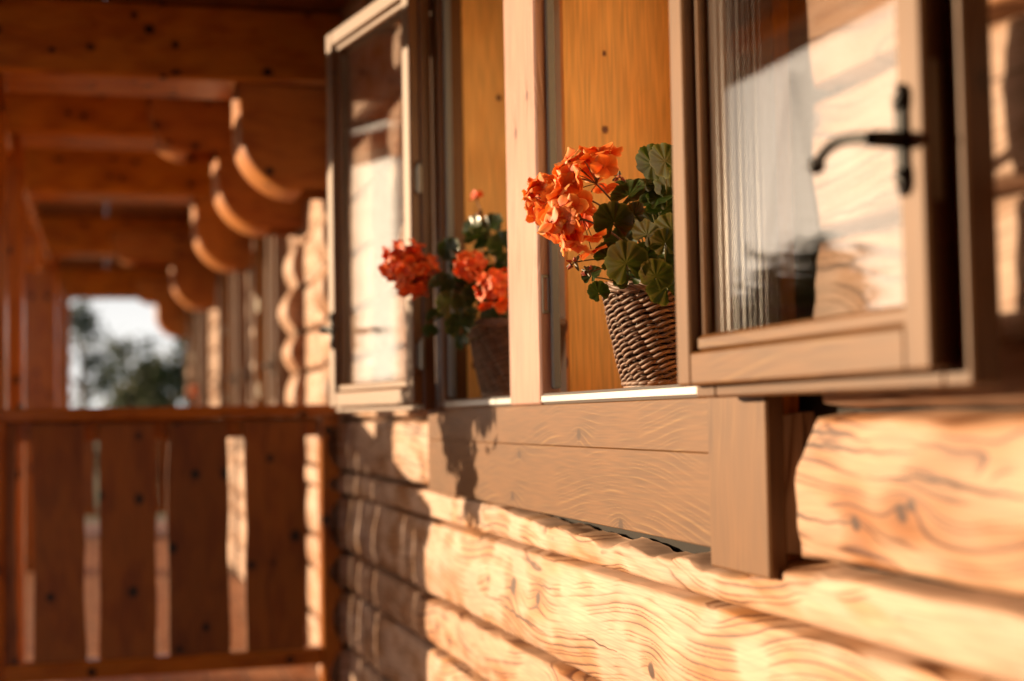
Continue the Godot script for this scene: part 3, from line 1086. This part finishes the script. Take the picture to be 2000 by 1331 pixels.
func geraniums() -> void:
	for k in 6:
		leaf_meshes.append(leaf_mesh(20 + k))
		floret_meshes.append(floret_mesh(60 + k))
	var to_cam := Vector3(-0.30, 0.0, 0.95)
	var left := Vector3(-0.96, 0.02, -0.26)
	# the near plant
	var b := Vector3(0.128, 1.205, -2.36)
	var g := thing("geranium", "orange red geranium in bloom growing from the near wicker basket", "plant", b, "geraniums in wicker baskets")
	umbel(g, Vector3(-0.047, 1.367, -2.224) - b, left * 0.45 + Vector3(0, 0.75, 0) + to_cam * 0.1, 0.056, 17, 0.025, 1.0, Vector3(0.05, 1.28, -2.29) - b)
	umbel(g, Vector3(-0.075, 1.310, -2.216) - b, left * 0.75 + Vector3(0, -0.35, 0) + to_cam * 0.25, 0.057, 18, 0.025, 1.0, Vector3(0.04, 1.262, -2.28) - b)
	umbel(g, Vector3(-0.075, 1.352, -2.236) - b, left * 0.9 + Vector3(0, 0.1, 0) + to_cam * 0.2, 0.036, 9, 0.025, 0.7, Vector3(0.04, 1.29, -2.27) - b)
	umbel(g, Vector3(-0.064, 1.375, -2.445) - b, left * 0.35 + Vector3(0, 0.2, 0) + to_cam * 0.2, 0.036, 20, 0.022, 1.0, Vector3(0.07, 1.3, -2.36) - b)
	buds(g, Vector3(0.035, 1.401, -2.345) - b, Vector3(0.09, 1.33, -2.33) - b, 8, 0.013)
	buds(g, Vector3(-0.062, 1.25, -2.30) - b, Vector3(0.04, 1.25, -2.30) - b, 10, 0.015)
	buds(g, Vector3(-0.035, 1.235, -2.31) - b, Vector3(0.05, 1.24, -2.30) - b, 7, 0.013)
	buds(g, Vector3(0.064, 1.268, -2.175) - b, Vector3(0.09, 1.26, -2.24) - b, 7, 0.011)
	var st := new_arr()
	var near := [[0.006, 1.349, -2.231, 0.032, -0.5, 0.5, 0.6], [-0.027, 1.299, -2.202, 0.034, -0.55, 0.2, 0.75], [0.018, 1.279, -2.18, 0.029, -0.2, 0.45, 0.85], [-0.020, 1.229, -2.165, 0.038, 0.0, 0.05, 1.0], [0.021, 1.210, -2.152, 0.029, -0.05, 0.1, 1.0], [0.057, 1.401, -2.236, 0.033, 0.1, 0.3, 0.95], [0.060, 1.397, -2.19, 0.032, 0.2, 0.1, 0.9], [0.05, 1.366, -2.26, 0.027, -0.4, 0.6, 0.6], [0.004, 1.311, -2.19, 0.024, -0.7, 0.1, 0.5], [-0.032, 1.249, -2.227, 0.025, -0.5, 0.3, 0.7], [-0.015, 1.20, -2.318, 0.020, -0.3, 0.2, 0.9], [-0.027, 1.229, -2.32, 0.019, -0.6, 0.5, 0.5], [0.065, 1.326, -2.237, 0.03, -0.3, 0.4, 0.8], [0.044, 1.263, -2.164, 0.025, -0.4, 0.3, 0.9], [0.026, 1.250, -2.225, 0.026, -0.3, 0.5, 0.7], [0.071, 1.35, -2.286, 0.031, -0.3, 0.3, 0.8], [0.022, 1.279, -2.304, 0.03, -0.5, 0.4, 0.6], [0.065, 1.248, -2.242, 0.028, -0.2, 0.5, 0.8], [0.086, 1.316, -2.315, 0.034, -0.3, 0.5, 0.8], [0.024, 1.222, -2.275, 0.03, -0.5, 0.3, 0.8], [0.062, 1.197, -2.204, 0.033, -0.4, 0.0, 0.9], [0.07, 1.29, -2.2, 0.03, -0.3, 0.4, 0.9], [0.085, 1.36, -2.24, 0.032, -0.2, 0.5, 0.8], [0.09, 1.22, -2.26, 0.034, -0.3, 0.5, 0.8]]
	for l: Array in near:
		var n := Vector3(l[4], l[5], l[6]) + rv() * 0.22
		leaf(g, Vector3(0, -0.02, 0) + rv() * 0.02, Vector3(l[0], l[1], l[2]) - b, n, l[3], st)
	for k in 34:
		var p := Vector3(rng.randf_range(0.05, 0.21), rng.randf_range(1.2, 1.40), rng.randf_range(-2.48, -2.2))
		leaf(g, rv() * 0.02, p - b, (p - Vector3(0.14, 1.22, -2.34)).normalized() + to_cam * 0.5 + rv() * 0.4, rng.randf_range(0.022, 0.034), st)
	part("leaf_stalks", commit(st), M.stem, g)
	# the far plant of the same window
	b = Vector3(0.125, 1.205, -3.33)
	g = thing("geranium", "deep red geranium, out of focus, reaching out left of the window's centre post", "plant", b, "geraniums in wicker baskets")
	umbel(g, Vector3(-0.130, 1.365, -3.385) - b, left * 0.2, 0.045, 24, 0.022, 1.0, Vector3(0.02, 1.28, -3.32) - b, M.petal_red)
	umbel(g, Vector3(-0.118, 1.318, -3.355) - b, left * 0.2 + Vector3(0, -0.2, 0), 0.036, 18, 0.021, 1.0, Vector3(0.03, 1.27, -3.31) - b, M.petal_red)
	umbel(g, Vector3(-0.085, 1.350, -3.36) - b, Vector3(0, 0.1, 0), 0.026, 10, 0.019, 1.0, Vector3(0.03, 1.27, -3.31) - b, M.petal_red)
	umbel(g, Vector3(-0.005, 1.342, -3.242) - b, left * 0.1 + to_cam * 0.2, 0.030, 15, 0.019, 1.0, Vector3(0.06, 1.26, -3.28) - b, M.petal_red)
	umbel(g, Vector3(0.038, 1.285, -3.181) - b, to_cam * 0.2, 0.042, 22, 0.020, 1.0, Vector3(0.08, 1.24, -3.26) - b, M.petal_red)
	umbel(g, Vector3(0.043, 1.513, -3.376) - b, Vector3(0, 0.8, 0), 0.014, 5, 0.012, 0.5, Vector3(0.08, 1.38, -3.34) - b, M.petal_red)
	buds(g, Vector3(0.046, 1.48, -3.37) - b, Vector3(0.08, 1.36, -3.34) - b, 6, 0.012)
	st = new_arr()
	for l: Array in [[-0.05, 1.25, -3.259, 0.036], [-0.061, 1.301, -3.312, 0.032], [-0.028, 1.204, -3.256, 0.038], [0.018, 1.405, -3.284, 0.032], [0.067, 1.381, -3.22, 0.038], [0.077, 1.44, -3.37, 0.042], [-0.077, 1.23, -3.299, 0.028], [0.059, 1.256, -3.2, 0.028], [0.018, 1.265, -3.292, 0.04], [-0.027, 1.388, -3.349, 0.03], [0.007, 1.305, -3.345, 0.038], [0.051, 1.229, -3.284, 0.034], [0.099, 1.35, -3.317, 0.034], [-0.084, 1.196, -3.323, 0.02], [-0.02, 1.169, -3.266, 0.02], [0.03, 1.44, -3.38, 0.034], [-0.01, 1.35, -3.32, 0.034], [0.04, 1.31, -3.26, 0.034]]:
		leaf(g, rv() * 0.02, Vector3(l[0], l[1], l[2]) - b, Vector3(-0.4, 0.4, 0.8) + rv() * 0.5, l[3], st)
	for k in 26:
		var p := Vector3(rng.randf_range(0.0, 0.2), rng.randf_range(1.2, 1.42), rng.randf_range(-3.46, -3.2))
		leaf(g, rv() * 0.02, p - b, (p - Vector3(0.12, 1.22, -3.32)).normalized() + rv() * 0.5, rng.randf_range(0.024, 0.036), st)
	part("leaf_stalks", commit(st), M.stem, g)
	# a third one far down the wall
	b = Vector3(-0.02, 1.05, -13.6)
	g = thing("geranium", "tiny orange blur of flowers at the farthest window of the wall", "plant", b, "geraniums in wicker baskets")
	for k in 5:
		var c := Vector3(rng.randf_range(-0.12, 0.06), 0.12 + rng.randf_range(-0.03, 0.12), rng.randf_range(-0.15, 0.15))
		umbel(g, c, Vector3(0, 0.2, 0), 0.05, 14, 0.026, 1.0, Vector3(0, -0.03, 0))
	st = new_arr()
	for k in 14:
		leaf(g, Vector3.ZERO, Vector3(rng.randf_range(-0.1, 0.06), rng.randf_range(-0.02, 0.1), rng.randf_range(-0.16, 0.16)), Vector3(-0.5, 0.3, 0.7) + rv() * 0.4, 0.04, st)
	part("leaf_stalks", commit(st), M.stem, g)


# ---------------------------------------------------------------- trees
func crown(n: int, rad: Vector3, size: float, c0: Color, c1: Color, sd: int, conic: float) -> ArrayMesh:
	var r := RandomNumberGenerator.new()
	r.seed = sd
	var a := new_arr()
	var clumps := []
	for k in 26:
		var y := r.randf_range(-1.0, 1.0)
		var w := sqrt(maxf(0.0, 1.0 - y * y)) * lerpf(1.0, (1.0 - y) * 0.5 + 0.12, conic)
		var g := r.randf() * TAU
		clumps.append([Vector3(cos(g) * w * rad.x * r.randf_range(0.4, 0.95), y * rad.y, sin(g) * w * rad.z * r.randf_range(0.4, 0.95)), r.randf_range(0.22, 0.42), r.randf()])
	for k in n:
		var cl: Array = clumps[r.randi() % clumps.size()]
		var d := Vector3(r.randfn(), r.randfn(), r.randfn()) * 0.55
		var p: Vector3 = cl[0] + d * rad.x * cl[1]
		var nn := (d + Vector3(r.randfn(), r.randfn(), r.randfn()) * 0.6).normalized()
		var t := facing(nn, r.randf() * TAU, size * r.randf_range(0.6, 1.3), p)
		var col := c0.lerp(c1, clampf(cl[2] * 0.7 + r.randf() * 0.4, 0.0, 1.0))
		var b: int = a.v.size()
		for q: Vector3 in [Vector3(-0.5, 0, 0), Vector3(0, 0.35, 0.05), Vector3(0.55, 0, 0), Vector3(0, -0.35, 0.05)]:
			a.v.append(t * q)
			a.n.append(t.basis.z.normalized())
			a.t.append(Vector2.ZERO)
			a.c.append(col)
		a.i.append_array([b, b + 1, b + 2, b, b + 2, b + 3])
	return commit(a)


func tree(label: String, p: Vector3, hgt: float, rad: float, c0: Color, c1: Color, sd: int, conic: float, n: int) -> void:
	var o := thing("tree", label, "tree", p, "trees beyond the end of the porch")
	var st := new_arr()
	add_tube(st, PackedVector3Array([Vector3.ZERO, Vector3(0.05, hgt * 0.3, 0), Vector3(0.0, hgt * 0.6, 0.05), Vector3(0, hgt * 0.92, 0)]), hgt * 0.035, hgt * 0.006, 8)
	for k in 7:
		var g := k * 2.4
		var y := hgt * (0.3 + 0.07 * k)
		add_tube(st, PackedVector3Array([Vector3(0, y, 0), Vector3(cos(g) * rad * 0.4, y + hgt * 0.08, sin(g) * rad * 0.4), Vector3(cos(g) * rad * 0.8, y + hgt * 0.12, sin(g) * rad * 0.8)]), hgt * 0.012, hgt * 0.004, 6)
	part("trunk", commit(st), M.bark, o)
	part("crown", crown(n, Vector3(rad, hgt * 0.42, rad), rad * 0.16, c0, c1, sd, conic), M.foliage, o, at(0, hgt * 0.56, 0))


func trees() -> void:
	var dk := Color(0.030, 0.048, 0.022)
	var lt := Color(0.085, 0.10, 0.045)
	tree("loose grey green tree at the left of the gap at the porch end", Vector3(-1.25, -0.6, -30.0), 3.9, 0.75, Color(0.05, 0.07, 0.05), Color(0.12, 0.14, 0.10), 3, 0.4, 1600)
	tree("dark dense tree at the right of the gap, beside the house corner", Vector3(0.55, -0.6, -31.0), 3.3, 1.15, dk, lt, 5, 0.2, 2600)
	tree("low olive bush like tree in the middle of the gap", Vector3(-0.35, -0.6, -27.0), 2.35, 0.62, Color(0.05, 0.06, 0.02), Color(0.11, 0.11, 0.04), 8, 0.2, 1200)
	tree("tall pale tree rising behind the dark one in the gap", Vector3(-0.2, -0.6, -46.0), 4.4, 1.5, Color(0.06, 0.08, 0.05), Color(0.13, 0.15, 0.09), 13, 0.5, 1500)
	# a wood a long way off across the meadow, one mass
	var wood_line := new_arr()
	var st := RandomNumberGenerator.new()
	st.seed = 99
	var base := crown(260, Vector3(2.6, 2.4, 2.6), 0.9, dk, lt, 21, 0.3)
	var mm := MultiMesh.new()
	mm.transform_format = MultiMesh.TRANSFORM_3D
	mm.mesh = base
	mm.instance_count = 70
	for k in 70:
		var g := lerpf(-0.15, 1.45, k / 69.0) + st.randf_range(-0.02, 0.02)
		var d := st.randf_range(85.0, 110.0)
		var sc := st.randf_range(0.75, 1.25)
		mm.set_instance_transform(k, Transform3D(Basis(Vector3.UP, st.randf() * TAU).scaled(Vector3(sc, sc, sc)), Vector3(-cos(g) * d, 1.2 * sc, -sin(g) * d)))
	var wl := MultiMeshInstance3D.new()
	wl.name = "far_wood"
	wl.multimesh = mm
	wl.material_override = M.foliage
	wl.set_meta("kind", "stuff")
	wl.set_meta("label", "far off dark wood along the edge of the meadow")
	wl.set_meta("category", "wood")
	add_child(wl)
